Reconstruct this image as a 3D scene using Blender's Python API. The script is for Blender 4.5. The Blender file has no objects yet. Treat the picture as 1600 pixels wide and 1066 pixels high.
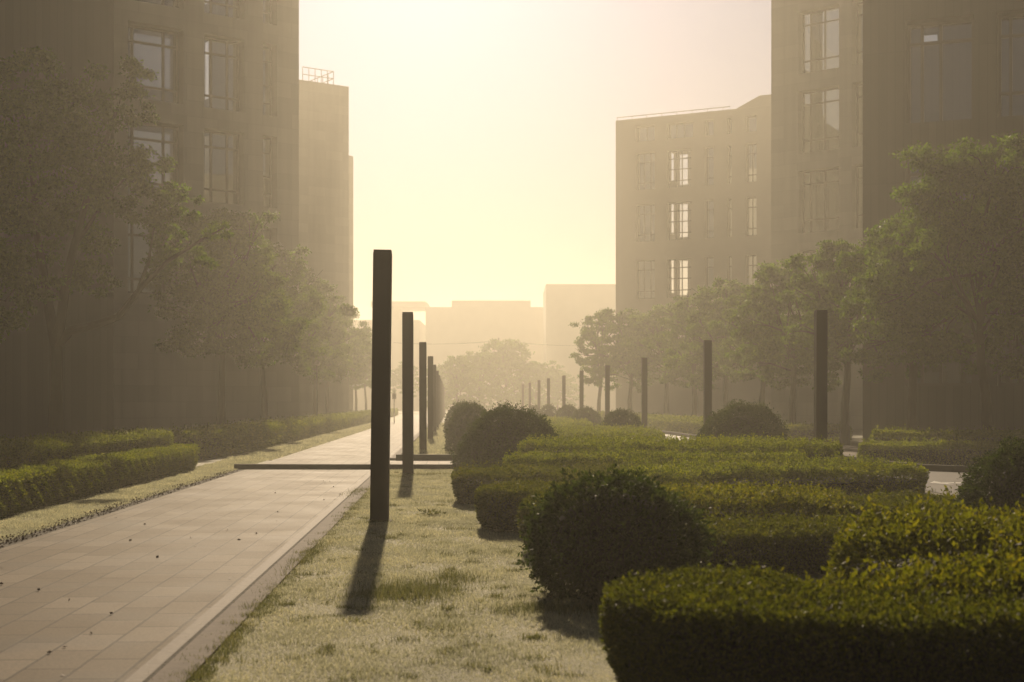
import bpy, math, random
import numpy as np
from mathutils import Vector, Matrix

sc = bpy.context.scene
C = sc.collection
R = math.radians
rnd = random.Random(7)
rng = np.random.default_rng(7)

# ------------------------------------------------------------------ camera
HC, F, HZ = 1.25, 2222.0, 630.0            # eye height, focal length and horizon in photo pixels
cam = bpy.data.cameras.new("camera")
camo = bpy.data.objects.new("camera", cam); C.objects.link(camo)
camo.location = (0, 0, HC); camo.rotation_euler = (R(90), 0, 0)
cam.sensor_width = 36; cam.lens = F * 36 / 1600
cam.shift_y = (HZ - 533) / 1600
cam.clip_start = 0.05; cam.clip_end = 6000
cam.dof.use_dof = True; cam.dof.focus_distance = 19; cam.dof.aperture_fstop = 3.6
sc.camera = camo

# ------------------------------------------------------------------ sky, sun, exposure
SUN_AZ, SUN_EL = -3.8, 23.4
w = bpy.data.worlds.new("World"); sc.world = w; w.use_nodes = True
nt = w.node_tree; nt.nodes.clear()
sky = nt.nodes.new('ShaderNodeTexSky'); sky.sky_type = 'NISHITA'; sky.sun_disc = False
sky.sun_elevation = R(SUN_EL); sky.sun_rotation = R(SUN_AZ)
sky.air_density = 1.2; sky.dust_density = 5.0; sky.ozone_density = 8.0
bg = nt.nodes.new('ShaderNodeBackground'); bg.inputs['Strength'].default_value = 0.05
wo = nt.nodes.new('ShaderNodeOutputWorld')
wb = nt.nodes.new('ShaderNodeMixRGB'); wb.blend_type = 'MULTIPLY'; wb.inputs[0].default_value = 1; wb.inputs[2].default_value = (.33, .30, .33, 1)   # the photo's warm white balance
nt.links.new(sky.outputs[0], wb.inputs[1]); nt.links.new(wb.outputs[0], bg.inputs['Color']); nt.links.new(bg.outputs[0], wo.inputs['Surface'])
sl = bpy.data.lights.new("sun", 'SUN'); sl.energy = 4.75; sl.angle = R(0.7); sl.color = (1.0, 0.79, 0.54)
so = bpy.data.objects.new("sun", sl); C.objects.link(so)
sv = Vector((math.sin(R(SUN_AZ)) * math.cos(R(SUN_EL)), math.cos(R(SUN_AZ)) * math.cos(R(SUN_EL)), math.sin(R(SUN_EL))))
so.rotation_euler = sv.to_track_quat('Z', 'Y').to_euler(); so.location = (0, 0, 60)
sc.view_settings.view_transform = 'Standard'; sc.view_settings.look = 'None'
sc.view_settings.exposure = 0.13; sc.view_settings.gamma = 1
sc.render.engine = 'CYCLES'
cy = sc.cycles
cy.max_bounces = 5; cy.diffuse_bounces = 2; cy.glossy_bounces = 2; cy.transmission_bounces = 4
cy.transparent_max_bounces = 8; cy.volume_bounces = 1; cy.caustics_reflective = False; cy.caustics_refractive = False
cy.use_denoising = True
try: cy.denoiser = 'OPENIMAGEDENOISE'
except Exception: pass
cy.sample_clamp_indirect = 4

# ------------------------------------------------------------------ materials
def mat(name):
    m = bpy.data.materials.new(name); m.use_nodes = True
    n = m.node_tree.nodes; b = n['Principled BSDF']
    return m, n, m.node_tree.links, b
def ramp(n, stops):
    r = n.new('ShaderNodeValToRGB'); e = r.color_ramp.elements
    while len(e) < len(stops): e.new(0.5)
    for k, (p, c) in enumerate(stops): e[k].position = p; e[k].color = (*c, 1)
    return r
def noise(n, l, co, scale, detail=4, rough=.55):
    t = n.new('ShaderNodeTexNoise'); t.inputs['Scale'].default_value = scale
    t.inputs['Detail'].default_value = detail; t.inputs['Roughness'].default_value = rough
    l.new(co, t.inputs['Vector']); return t
def coord(n, l, scale=(1, 1, 1), kind='Object'):
    tc = n.new('ShaderNodeTexCoord'); mp = n.new('ShaderNodeMapping'); mp.inputs['Scale'].default_value = scale
    l.new(tc.outputs[kind], mp.inputs['Vector']); return mp.outputs[0]
def plain(name, c, rough=.7, var=.15, scale=3.0, bump=0.0, stretch=(1, 1, 1), metal=0.0):
    m, n, l, b = mat(name)
    co = coord(n, l, stretch); t = noise(n, l, co, scale)
    r = ramp(n, [(.3, [x * (1 - var) for x in c]), (.7, [min(1, x * (1 + var)) for x in c])])
    l.new(t.outputs[0], r.inputs[0]); l.new(r.outputs[0], b.inputs['Base Color'])
    b.inputs['Roughness'].default_value = rough; b.inputs['Metallic'].default_value = metal
    if bump:
        bp = n.new('ShaderNodeBump'); bp.inputs['Strength'].default_value = bump; bp.inputs['Distance'].default_value = .02
        l.new(t.outputs[0], bp.inputs['Height']); l.new(bp.outputs[0], b.inputs['Normal'])
    return m
def leafmat(name, dark, light, trans, tmix=.45, rough=.6, spec=.16, scale=1.5):
    """thin leaves: diffuse + light passing through, tone varied leaf by leaf and patch by patch"""
    m, n, l, b = mat(name); out = n['Material Output']
    g = n.new('ShaderNodeNewGeometry')
    co = coord(n, l); t = noise(n, l, co, scale, 2)
    ad = n.new('ShaderNodeMath'); ad.operation = 'MULTIPLY_ADD'; ad.inputs[1].default_value = .55
    l.new(g.outputs['Random Per Island'], ad.inputs[0])
    m2 = n.new('ShaderNodeMath'); m2.operation = 'MULTIPLY'; m2.inputs[1].default_value = .5
    l.new(t.outputs[0], m2.inputs[0]); l.new(m2.outputs[0], ad.inputs[2])
    r = ramp(n, [(.1, dark), (.9, light)]); l.new(ad.outputs[0], r.inputs[0])
    l.new(r.outputs[0], b.inputs['Base Color']); b.inputs['Roughness'].default_value = rough
    b.inputs['Specular IOR Level'].default_value = spec
    tr = n.new('ShaderNodeBsdfTranslucent')
    r2 = ramp(n, [(.15, [x * .3 for x in trans]), (.6, [x * .8 for x in trans]), (.9, [min(1, x * k_) for x, k_ in zip(trans, (1.45, 1.15, 1))])]); l.new(ad.outputs[0], r2.inputs[0]); l.new(r2.outputs[0], tr.inputs[0])
    mx = n.new('ShaderNodeMixShader'); mx.inputs[0].default_value = tmix
    l.new(b.outputs[0], mx.inputs[1]); l.new(tr.outputs[0], mx.inputs[2]); l.new(mx.outputs[0], out.inputs['Surface'])
    return m

M = {}
M['hedge_leaf'] = leafmat('hedge_leaf', (.020, .032, .004), (.065, .095, .010), (.29, .36, .012), .5)
M['hedge_leaf_near'] = leafmat('hedge_leaf_near', (.012, .022, .003), (.048, .062, .005), (.26, .285, .007), .5, scale=3)
M['hedge_leaf_clipped'] = leafmat('hedge_leaf_clipped', (.014, .022, .004), (.044, .060, .007), (.18, .21, .010), .45, scale=4)
M['camphor_leaf'] = leafmat('camphor_leaf', (.012, .042, .002), (.050, .115, .004), (.17, .31, .008), .5, scale=.8)
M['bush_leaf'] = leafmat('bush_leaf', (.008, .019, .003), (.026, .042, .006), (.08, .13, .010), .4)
M['tree_leaf'] = leafmat('tree_leaf', (.014, .042, .002), (.05, .10, .004), (.17, .30, .010), .5, scale=.6)
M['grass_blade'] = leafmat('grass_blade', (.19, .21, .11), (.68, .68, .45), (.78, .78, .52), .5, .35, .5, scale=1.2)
M['grass_tuft'] = leafmat('grass_tuft', (.07, .10, .03), (.16, .18, .07), (.26, .28, .09), .45, scale=3)
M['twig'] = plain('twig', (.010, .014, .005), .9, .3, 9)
M['bark'] = plain('bark', (.045, .034, .018), .9, .3, 6, .5, (1, 1, .2))
M['steel'] = plain('steel', (.024, .018, .011), .6, .12, 2.5, .1, (1, 1, .3), .3)
def panelled(name, c, bw, rh, off, dark=.8):
    m = plain(name, c, .85, .07, .8, .1, (3, 3, .15)); n = m.node_tree.nodes; l = m.node_tree.links; b = n['Principled BSDF']
    tc = n.new('ShaderNodeTexCoord'); sp = n.new('ShaderNodeSeparateXYZ'); cb = n.new('ShaderNodeCombineXYZ')
    l.new(tc.outputs['Object'], sp.inputs[0]); l.new(sp.outputs[0], cb.inputs[0]); l.new(sp.outputs[2], cb.inputs[1])
    br = n.new('ShaderNodeTexBrick'); l.new(cb.outputs[0], br.inputs['Vector']); br.offset = off
    for k_, v_ in (('Scale', 1), ('Brick Width', bw), ('Row Height', rh), ('Mortar Size', .012), ('Mortar Smooth', .3)): br.inputs[k_].default_value = v_
    br.inputs['Color1'].default_value = (1, 1, 1, 1); br.inputs['Color2'].default_value = (.88, .88, .88, 1); br.inputs['Mortar'].default_value = (dark, dark, dark, 1)
    mx = n.new('ShaderNodeMixRGB'); mx.blend_type = 'MULTIPLY'; mx.inputs[0].default_value = 1
    src = b.inputs['Base Color'].links[0].from_socket; l.new(src, mx.inputs[1]); l.new(br.outputs['Color'], mx.inputs[2]); l.new(mx.outputs[0], b.inputs['Base Color'])
    return m
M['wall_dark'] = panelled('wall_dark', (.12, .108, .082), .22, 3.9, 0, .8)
M['wall'] = panelled('wall', (.45, .43, .36), 1.1, .65, .5, .84)
M['wall_far'] = plain('wall_far', (.42, .375, .31), .85, .05, .5)
M['frame'] = plain('frame', (.10, .085, .065), .5, .1, 2)
M['metal'] = plain('metal', (.30, .27, .23), .4, .1, 2, metal=.5)
M['roof'] = plain('roof', (.2, .18, .16), .9, .1, 1)
M['dark_stone'] = plain('dark_stone', (.030, .025, .018), .9, .2, 8, .2)
M['kerb_stone'] = plain('kerb_stone', (.14, .11, .085), .9, .18, 12, .2)
M['gutter'] = plain('gutter', (.13, .10, .075), .8, .15, 20, .2)
M['soil'] = plain('soil', (.045, .035, .022), .95, .5, 25, .8)
M['paint'] = plain('paint', (.6, .58, .54), .6, .15, 15)
M['dead_leaf'] = plain('dead_leaf', (.07, .035, .015), .7, .4, 3)
M['room'] = plain('room', (.25, .22, .19), .9, .05, 1)
# glass
def glass(name, refl, tint):
    m, n, l, b = mat(name); out = n['Material Output']; n.remove(b)
    gl = n.new('ShaderNodeBsdfGlossy'); gl.inputs['Roughness'].default_value = .03; gl.inputs[0].default_value = (.9, .95, 1, 1)
    tp = n.new('ShaderNodeBsdfTransparent'); tp.inputs[0].default_value = (*tint, 1)
    fr = n.new('ShaderNodeFresnel'); fr.inputs[0].default_value = 1.5
    ma = n.new('ShaderNodeMath'); ma.operation = 'ADD'; ma.inputs[1].default_value = refl; ma.use_clamp = True
    mx = n.new('ShaderNodeMixShader'); l.new(fr.outputs[0], ma.inputs[0]); l.new(ma.outputs[0], mx.inputs[0])
    l.new(tp.outputs[0], mx.inputs[1]); l.new(gl.outputs[0], mx.inputs[2]); l.new(mx.outputs[0], out.inputs['Surface'])
    return m
M['glass'] = glass('glass', .45, (.75, .8, .8))
M['glass_clear'] = glass('glass_clear', .08, (.9, .92, .9))
M['glass_smoke'] = glass('glass_smoke', .25, (.36, .38, .36))
M['glass_blue'] = glass('glass_blue', .25, (.13, .15, .165))
M['glass_dark'] = glass('glass_dark', .22, (.6, .66, .68))
# lawn ground
m, n, l, b = mat('lawn'); co = coord(n, l, kind='Object')
t1 = noise(n, l, co, 1.3, 5); t2 = noise(n, l, co, 45, 4, .7)
r1 = ramp(n, [(.3, (.2, .19, .10)), (.7, (.38, .35, .2))]); l.new(t1.outputs[0], r1.inputs[0])
mx = n.new('ShaderNodeMixRGB'); mx.blend_type = 'MULTIPLY'; mx.inputs[0].default_value = .8
r2 = ramp(n, [(.3, (.45, .45, .4)), (.65, (1, 1, 1))]); l.new(t2.outputs[0], r2.inputs[0])
l.new(r1.outputs[0], mx.inputs[1]); l.new(r2.outputs[0], mx.inputs[2]); l.new(mx.outputs[0], b.inputs['Base Color'])
b.inputs['Roughness'].default_value = .8
bp = n.new('ShaderNodeBump'); bp.inputs['Strength'].default_value = .6; bp.inputs['Distance'].default_value = .02
l.new(t2.outputs[0], bp.inputs['Height']); l.new(bp.outputs[0], b.inputs['Normal']); M['lawn'] = m
# paving
def paving(name, c1, c2, bw, rh, rough=.5):
    m, n, l, b = mat(name)
    tc = n.new('ShaderNodeTexCoord'); mp = n.new('ShaderNodeMapping'); mp.inputs['Rotation'].default_value = (0, 0, R(90))
    l.new(tc.outputs['Object'], mp.inputs[0])
    nz = noise(n, l, tc.outputs['Object'], 1.1, 3)
    br = n.new('ShaderNodeTexBrick'); l.new(mp.outputs[0], br.inputs['Vector'])
    br.inputs['Scale'].default_value = 1; br.inputs['Brick Width'].default_value = bw; br.inputs['Row Height'].default_value = rh
    br.inputs['Mortar Size'].default_value = .008; br.inputs['Mortar Smooth'].default_value = .1; br.inputs['Bias'].default_value = -.5
    br.inputs['Color1'].default_value = (*c1, 1); br.inputs['Color2'].default_value = (*c2, 1)
    br.inputs['Mortar'].default_value = (c1[0] * .4, c1[1] * .4, c1[2] * .4, 1); br.offset = .5; br.squash = 1
    f = noise(n, l, tc.outputs['Object'], 60, 4, .75)
    g1 = ramp(n, [(.3, (.62, .63, .66)), (.5, (.88, .87, .86)), (.7, (1.0, 1.0, 1.0))]); l.new(nz.outputs[0], g1.inputs[0])
    g2 = ramp(n, [(.3, (.62, .62, .62)), (.6, (1, 1, 1))]); l.new(f.outputs[0], g2.inputs[0])
    a = n.new('ShaderNodeMixRGB'); a.blend_type = 'MULTIPLY'; a.inputs[0].default_value = 1
    l.new(br.outputs['Color'], a.inputs[1]); l.new(g1.outputs[0], a.inputs[2])
    a2 = n.new('ShaderNodeMixRGB'); a2.blend_type = 'MULTIPLY'; a2.inputs[0].default_value = 1
    l.new(a.outputs[0], a2.inputs[1]); l.new(g2.outputs[0], a2.inputs[2]); l.new(a2.outputs[0], b.inputs['Base Color'])
    rr = n.new('ShaderNodeMapRange'); rr.inputs['To Min'].default_value = rough + .1; rr.inputs['To Max'].default_value = rough + .3; b.inputs['Specular IOR Level'].default_value = .07
    l.new(nz.outputs[0], rr.inputs['Value']); l.new(rr.outputs[0], b.inputs['Roughness'])
    hs = n.new('ShaderNodeMath'); hs.operation = 'MULTIPLY_ADD'; hs.inputs[1].default_value = -1.5
    l.new(br.outputs['Fac'], hs.inputs[0]); l.new(f.outputs[0], hs.inputs[2])
    bp = n.new('ShaderNodeBump'); bp.inputs['Strength'].default_value = .35; bp.inputs['Distance'].default_value = .006
    l.new(hs.outputs[0], bp.inputs['Height']); l.new(bp.outputs[0], b.inputs['Normal'])
    return m
M['paving'] = paving('paving', (.185, .145, .10), (.38, .32, .25), .5, .25, .52)
M['asphalt'] = plain('asphalt', (.10, .09, .08), .6, .15, 30, .2)

# ------------------------------------------------------------------ helpers
SL = -0.043                                       # the street runs slightly left of the view axis
def S(u, v, z=0): return Vector((u + SL * v, v, z))
def P(px, py, Y): return Vector(((px - 800) / F * Y, Y, HC + (HZ - py) / F * Y))   # where a photo point at depth Y is
def PZ(px, py, z): Y = (HC - z) * F / (py - HZ); return Vector(((px - 800) / F * Y, Y, z))
def link(name, me, m, parent=None, mats=None):
    o = bpy.data.objects.new(name, me); C.objects.link(o)
    for x in (mats or [m]): me.materials.append(M[x] if isinstance(x, str) else x)
    if parent: o.parent = parent
    return o
def tag(o, label=None, cat=None, group=None, kind=None):
    if label: o['label'] = label
    if cat: o['category'] = cat
    if group: o['group'] = group
    if kind: o['kind'] = kind
    return o
def empty(name, loc=(0, 0, 0), rz=0):
    o = bpy.data.objects.new(name, None); C.objects.link(o); o.location = loc; o.rotation_euler = (0, 0, rz); return o
class MB:
    def __init__(s): s.v = []; s.f = []
    def box(s, x0, y0, z0, x1, y1, z1, ch=0):
        k = len(s.v)
        if ch:
            a = [(x0 + ch, y0), (x1 - ch, y0), (x1, y0 + ch), (x1, y1 - ch), (x1 - ch, y1), (x0 + ch, y1), (x0, y1 - ch), (x0, y0 + ch)]
            s.prism(a, z0, z1); return s
        s.v += [(x0, y0, z0), (x1, y0, z0), (x1, y1, z0), (x0, y1, z0), (x0, y0, z1), (x1, y0, z1), (x1, y1, z1), (x0, y1, z1)]
        s.f += [tuple(k + i for i in q) for q in ((3, 2, 1, 0), (4, 5, 6, 7), (0, 1, 5, 4), (1, 2, 6, 5), (2, 3, 7, 6), (3, 0, 4, 7))]
        return s
    def prism(s, poly, z0, z1):
        k = len(s.v); n_ = len(poly)
        s.v += [(p[0], p[1], z0) for p in poly] + [(p[0], p[1], z1) for p in poly]
        s.f.append(tuple(k + n_ + i for i in range(n_))); s.f.append(tuple(k + i for i in reversed(range(n_))))
        for i in range(n_): j = (i + 1) % n_; s.f.append((k + i, k + j, k + n_ + j, k + n_ + i))
        return s
    def tube(s, pts, rad, seg=8):
        k0 = len(s.v); pts = [Vector(p) for p in pts]
        for i, p in enumerate(pts):
            d = (pts[min(i + 1, len(pts) - 1)] - pts[max(i - 1, 0)]).normalized()
            a = d.cross(Vector((0, 0, 1)) if abs(d.z) < .9 else Vector((1, 0, 0))).normalized(); b_ = d.cross(a)
            r = rad[i] if hasattr(rad, '__len__') else rad
            for q in range(seg):
                t = q * 2 * math.pi / seg; s.v.append(tuple(p + a * r * math.cos(t) + b_ * r * math.sin(t)))
        for i in range(len(pts) - 1):
            for q in range(seg):
                a = k0 + i * seg + q; b_ = k0 + i * seg + (q + 1) % seg; s.f.append((a, b_, b_ + seg, a + seg))
        s.f.append(tuple(k0 + q for q in reversed(range(seg)))); s.f.append(tuple(k0 + (len(pts) - 1) * seg + q for q in range(seg)))
        return s
    def sheet(s, poly, z):
        k = len(s.v); s.v += [(p[0], p[1], z) for p in poly]; s.f.append(tuple(range(k, k + len(poly)))); return s
    def build(s, name, m, parent=None):
        me = bpy.data.meshes.new(name); me.from_pydata([tuple(p) for p in s.v], [], s.f); me.update()
        return link(name, me, m, parent)
def npmesh(name, V, T, mi=None, smooth=False):
    """V (n,3), T (m,3) triangles"""
    me = bpy.data.meshes.new(name); nv, nt_ = len(V), len(T)
    me.vertices.add(nv); me.vertices.foreach_set('co', np.asarray(V, dtype=np.float32).ravel())
    me.loops.add(nt_ * 3); me.loops.foreach_set('vertex_index', np.asarray(T, dtype=np.int32).ravel())
    me.polygons.add(nt_); me.polygons.foreach_set('loop_start', np.arange(0, nt_ * 3, 3, dtype=np.int32))
    if mi is not None: me.polygons.foreach_set('material_index', np.asarray(mi, dtype=np.int32))
    me.update(calc_edges=True); me.validate(); return me
def unit(a): return a / np.maximum(np.linalg.norm(a, axis=1, keepdims=True), 1e-9)
def leaf_arrays(pts, size, outdir=None, bias=.5, wid=.5):
    """one folded pointed leaf (two triangles) per point"""
    n_ = len(pts); d = unit(rng.normal(size=(n_, 3)))
    if outdir is not None: d = unit(d + outdir * bias)
    s_ = unit(np.cross(d, rng.normal(size=(n_, 3))))
    up = np.cross(d, s_)
    L = (np.asarray(size) * rng.uniform(.65, 1.25, n_))[:, None]
    a = pts; tip = pts + d * L; mid = pts + d * L * .5 + up * L * .08
    V = np.stack([a, mid + s_ * L * wid * .5, tip, mid - s_ * L * wid * .5], 1).reshape(-1, 3)
    k = np.arange(n_)[:, None] * 4
    T = np.concatenate([k + np.array([[0, 1, 2]]), k + np.array([[0, 2, 3]])], 1).reshape(-1, 3)
    return V, T
def merge(parts):
    """parts: list of (V, T, material index)"""
    Vs, Ts, Ms, k = [], [], [], 0
    for V, T, mi in parts:
        Vs.append(np.asarray(V, float)); Ts.append(np.asarray(T, int) + k); Ms.append(np.full(len(T), mi)); k += len(V)
    return np.concatenate(Vs), np.concatenate(Ts), np.concatenate(Ms)
def tris(v, f):
    T = []
    for q in f:
        for i in range(1, len(q) - 1): T.append((q[0], q[i], q[i + 1]))
    return np.array(v, float), np.array(T, int)

# ------------------------------------------------------------------ setting: ground, path, road, kerbs
g = MB(); g.sheet([(-1500, -60), (1500, -60), (1500, 1500), (-1500, 1500)], 0)
tag(g.build('ground', 'lawn'), kind='structure')
def street_sheet(name, u0, u1, v0, v1, z, m, label=None):
    o = MB().sheet([(u0, v0), (u1, v0), (u1, v1), (u0, v1)], z).build(name, m); o.rotation_euler = (0, 0, -math.atan(SL))
    return tag(o, kind='structure')
street_sheet('path', -3.85, -1.36, -3, 260, .004, 'paving')
street_sheet('path', -1.36, 8.4, 27.05, 30.75, .004, 'paving').name = 'path'
street_sheet('path', 8.4, 30, 31.6, 41.5, .006, 'paving').name = 'path'
street_sheet('soil_border', -4.08, -3.85, -3, 26.8, .004, 'soil')
rp = [S(6.75, -5), S(6.75, 27), S(6.75, 60), S(6.75, 260), S(8.6, 260), S(8.6, 60), S(8.5, 31), S(8.45, 27.3), Vector((7.6, 25.9, 0)), Vector((8.6, 25.2, 0)), Vector((11, 24.9, 0)), Vector((60, 23.5, 0)), Vector((60, -5, 0))]
tag(MB().sheet(rp, .009).build('road', 'asphalt'), kind='structure')
# lane arrow painted on the road
a0 = PZ(1487, 756, 0)
ar = [(-.62, 0), (-.2, .34), (-.2, .1), (.55, .1), (.55, -.1), (-.2, -.1), (-.2, -.34)]
tag(MB().sheet([(a0.x + x * .55, a0.y + y * 1.6) for x, y in ar][::-1], .013).build('road_marking', 'paint'), kind='structure')
def ribbon(name, pts, wd, h, m, label, cat):
    """a kerb of real height following a line of points"""
    mb = MB(); L = []; Rr = []
    for i, p in enumerate(pts):
        d = (pts[min(i + 1, len(pts) - 1)] - pts[max(i - 1, 0)]); d.z = 0; d.normalize(); nn = Vector((-d.y, d.x, 0)) * wd / 2
        L.append(p + nn); Rr.append(p - nn)
    for i in range(len(pts) - 1):
        mb.prism([(Rr[i].x, Rr[i].y), (Rr[i + 1].x, Rr[i + 1].y), (L[i + 1].x, L[i + 1].y), (L[i].x, L[i].y)], .0, h)
    return tag(mb.build(name, m), label, cat)
# path kerb: flush stone strip and slightly raised edging beside the lawn
ribbon('kerb', [S(-1.262, v) for v in np.arange(-2, 26.9, .8)], .165, .014, 'kerb_stone', 'low pale stone edging between paved path and dewy lawn', 'kerb')
street_sheet('groove', -1.37, -1.345, -3, 26.8, .009, 'soil')
street_sheet('gutter_strip', -1.455, -1.372, -3, 26.8, .009, 'gutter')
ribbon('kerb', [S(-1.25, v) for v in np.arange(31.0, 130, 3)], .16, .05, 'kerb_stone', 'stone edging along the far stretch of lawn beyond the crossing bar', 'kerb')
ribbon('kerb', [Vector((-5.25, 26.95, 0)), Vector((-2.9, 26.85, 0)), Vector((.2, 26.8, 0))], .15, .095, 'dark_stone', 'long dark stone bar lying across the paved path', 'kerb')
ribbon('kerb', [Vector((-2.52, 31.0, 0)), Vector((-.6, 30.95, 0)), Vector((.6, 30.95, 0))], .2, .13, 'dark_stone', 'short dark kerb at the near end of the far lawn strip', 'kerb')
ribbon('kerb', [S(8.68, 120), S(8.68, 60), S(8.55, 33), S(8.5, 28.2), Vector((7.55, 26.3, 0)), Vector((8.0, 25.65, 0)), Vector((9, 25.35, 0)), Vector((11, 25.05, 0)), Vector((20, 24.8, 0))], .14, .12, 'dark_stone', 'dark kerb curving round the corner of the road on the right', 'kerb')

# ------------------------------------------------------------------ buildings
def facade(mb, P0, ux, inn, L, z0, z1, ops, th):
    """wall with real openings: ops = list of (s0,s1,za,zb)"""
    ss = sorted({0, L, *[o[0] for o in ops], *[o[1] for o in ops]}); zs = sorted({z0, z1, *[o[2] for o in ops], *[o[3] for o in ops]})
    ss = [s for s in ss if 0 <= s <= L]; zs = [z for z in zs if z0 <= z <= z1]
    def opened(i, j):
        if i < 0 or j < 0 or i >= len(ss) - 1 or j >= len(zs) - 1: return False
        a = (ss[i] + ss[i + 1]) / 2; b_ = (zs[j] + zs[j + 1]) / 2
        return any(o[0] < a < o[1] and o[2] < b_ < o[3] for o in ops)
    def q(*pts):
        k = len(mb.v); mb.v += [tuple(P0 + ux * s + inn * d + Vector((0, 0, z))) for s, d, z in pts]; mb.f.append((k, k + 1, k + 2, k + 3))
    for i in range(len(ss) - 1):
        for j in range(len(zs) - 1):
            a, b_, c, d = ss[i], ss[i + 1], zs[j], zs[j + 1]
            if not opened(i, j):
                q((a, 0, c), (b_, 0, c), (b_, 0, d), (a, 0, d)); q((b_, th, c), (a, th, c), (a, th, d), (b_, th, d))
            else:
                if not opened(i - 1, j): q((a, 0, c), (a, 0, d), (a, th, d), (a, th, c))
                if not opened(i + 1, j): q((b_, 0, d), (b_, 0, c), (b_, th, c), (b_, th, d))
                if not opened(i, j - 1): q((a, 0, c), (a, th, c), (b_, th, c), (b_, 0, c))
                if not opened(i, j + 1): q((a, 0, d), (b_, 0, d), (b_, th, d), (a, th, d))
def window(root, P0, ux, inn, o, dep, vs, hs, gm, fw=.07, arch=None):
    """frame with mullions at fractions vs / hs of the opening, glass behind"""
    s0, s1, za, zb = o; mb = MB()
    def bar(a, b_, c, d, t=.08):
        k = len(mb.v)
        for dd in (dep, dep + t):
            for s, z in ((a, c), (b_, c), (b_, d), (a, d)): mb.v.append(tuple(P0 + ux * s + inn * dd + Vector((0, 0, z))))
        mb.f += [tuple(k + i for i in q) for q in ((0, 1, 2, 3), (7, 6, 5, 4), (0, 4, 5, 1), (1, 5, 6, 2), (2, 6, 7, 3), (3, 7, 4, 0))]
    e = .003
    bar(s0 + e, s0 + fw, za + e, zb - e); bar(s1 - fw, s1 - e, za + e, zb - e)
    bar(s0 + fw, s1 - fw, za + e, za + fw); bar(s0 + fw, s1 - fw, zb - fw, zb - e)
    for v in vs: x = s0 + (s1 - s0) * v; bar(x - fw / 2, x + fw / 2, za + fw, zb - fw, .076)
    for h in hs: z = za + (zb - za) * h; bar(s0 + fw, s1 - fw, z - fw / 2, z + fw / 2, .07)
    f_ = mb.build('window', 'frame', root)
    g_ = MB(); k = 0
    g_.v = [tuple(P0 + ux * s + inn * (dep + .05) + Vector((0, 0, z))) for s, z in ((s0 + e, za + e), (s1 - e, za + e), (s1 - e, zb - e), (s0 + e, zb - e))]; g_.f = [(0, 1, 2, 3)]
    g_.build('pane', gm, f_)
def building(name, label, A, B, depth, H, wins, wall='wall', th=.55, floors=(), back_clear=True, cat='building', parapet=.0):
    """A,B: ends of the facade we see (left, right); wins: dicts with s0,s1 (fraction), z list, style"""
    A = Vector(A); B = Vector(B); ux = (B - A); L = ux.length; ux.normalize(); inn = Vector((-ux.y, ux.x, 0))
    root = tag(empty(name, A), label, cat); O = Vector((0, 0, 0))
    ops = []; bops = []
    for wd in wins:
        for (za, zb) in wd['z']:
            ops.append((wd['s0'] * L, wd['s1'] * L, za, zb))
    mb = MB(); facade(mb, O, ux, inn, L, 0, H, ops, th)
    # openings in the other walls, so that daylight shows through the rooms as in the photo
    sops = {0: [], 1: []}; e0 = th + .002; SLn = depth - .3 - th - .004
    for wd in wins:
        if not wd.get('clear'): continue
        for (za, zb) in wd['z']:
            hw = (wd['s1'] - wd['s0']) * L / 2 * wd.get('bw', 1.0)
            s_c = (wd['s0'] + (wd['s1'] - wd['s0']) * wd.get('bc', .5)) * L
            c = A + ux * s_c + Vector((0, 0, (za + zb) / 2 + (zb - za) * wd.get('bz', 0))); ray = (c - Vector((0, 0, HC))); t = (depth - .3) / ray.dot(inn); hit = c + ray * t - A
            sb = hit.dot(ux); hh = (zb - za) / 2 * wd.get('bh', 1.0)
            a, b_ = max(.35, sb - hw), min(L - .35, sb + hw)
            if b_ > a + .1: bops.append((a, b_, hit.z - hh, min(H - .6, hit.z + hh)))
            if sb - hw < .3 or sb + hw > L - .3:
                k = 1 if sb > L / 2 else 0; lim = L if k else 0
                def cross(sx):
                    r = A + ux * sx; r.z = 0; return max(0, (lim - sx) * r.dot(inn) / r.dot(ux))
                d0, d1 = sorted((cross(s_c - hw), cross(s_c + hw))); zz = c.z + (c.z - HC) * ((d0 + d1) / 2) / c.dot(inn)
                a = max(.3, d0 - e0); b_ = min(SLn - .3, d1 - e0)
                if b_ > a + .05: sops[k].append((a, b_, zz - hh, min(H - .6, zz + hh)))
    facade(mb, inn * (depth - .3), ux, inn, L, 0, H, bops, .3)
    facade(mb, inn * e0 , inn, ux, SLn, 0, H, sops[0], .3)
    facade(mb, ux * L + inn * e0, inn, -ux, SLn, 0, H, sops[1], .3)
    mb.build('wall', wall, root)
    rf = MB(); e = -.004
    q = [O + ux * .31 + inn * (th + .01), ux * (L - .31) + inn * (th + .01), ux * (L - .31) + inn * (depth - .32), ux * .31 + inn * (depth - .32)]
    rf.prism([(p.x, p.y) for p in q], H - .4, H - .1); rf.build('roof', 'roof', root)
    if floors:
        fl = MB()
        for z in floors: fl.prism([(p.x, p.y) for p in q], z - .3, z)
        fl.build('floor_slab', 'room', root)
    for wd in wins:
        for o_ in [(wd['s0'] * L, wd['s1'] * L, *z) for z in wd['z']]:
            window(root, O, ux, inn, o_, wd.get('dep', .4), wd.get('vs', ()), wd.get('hs', ()), wd.get('gm', 'glass'), wd.get('fw', .07))
    return root, ux, inn, L
HD = [4.8, 8.7, 12.6, 16.5, 20.4, 24.3]
Zs = [(h - 3.05, h) for h in HD]
# left, nearest: dark ribbed block at the picture's edge
building('office_building', 'dark ribbed office block without windows at the far left', (-34, 41, 0), (-14.0, 50, 0), 5.5, 26, [], 'wall_dark')
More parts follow.
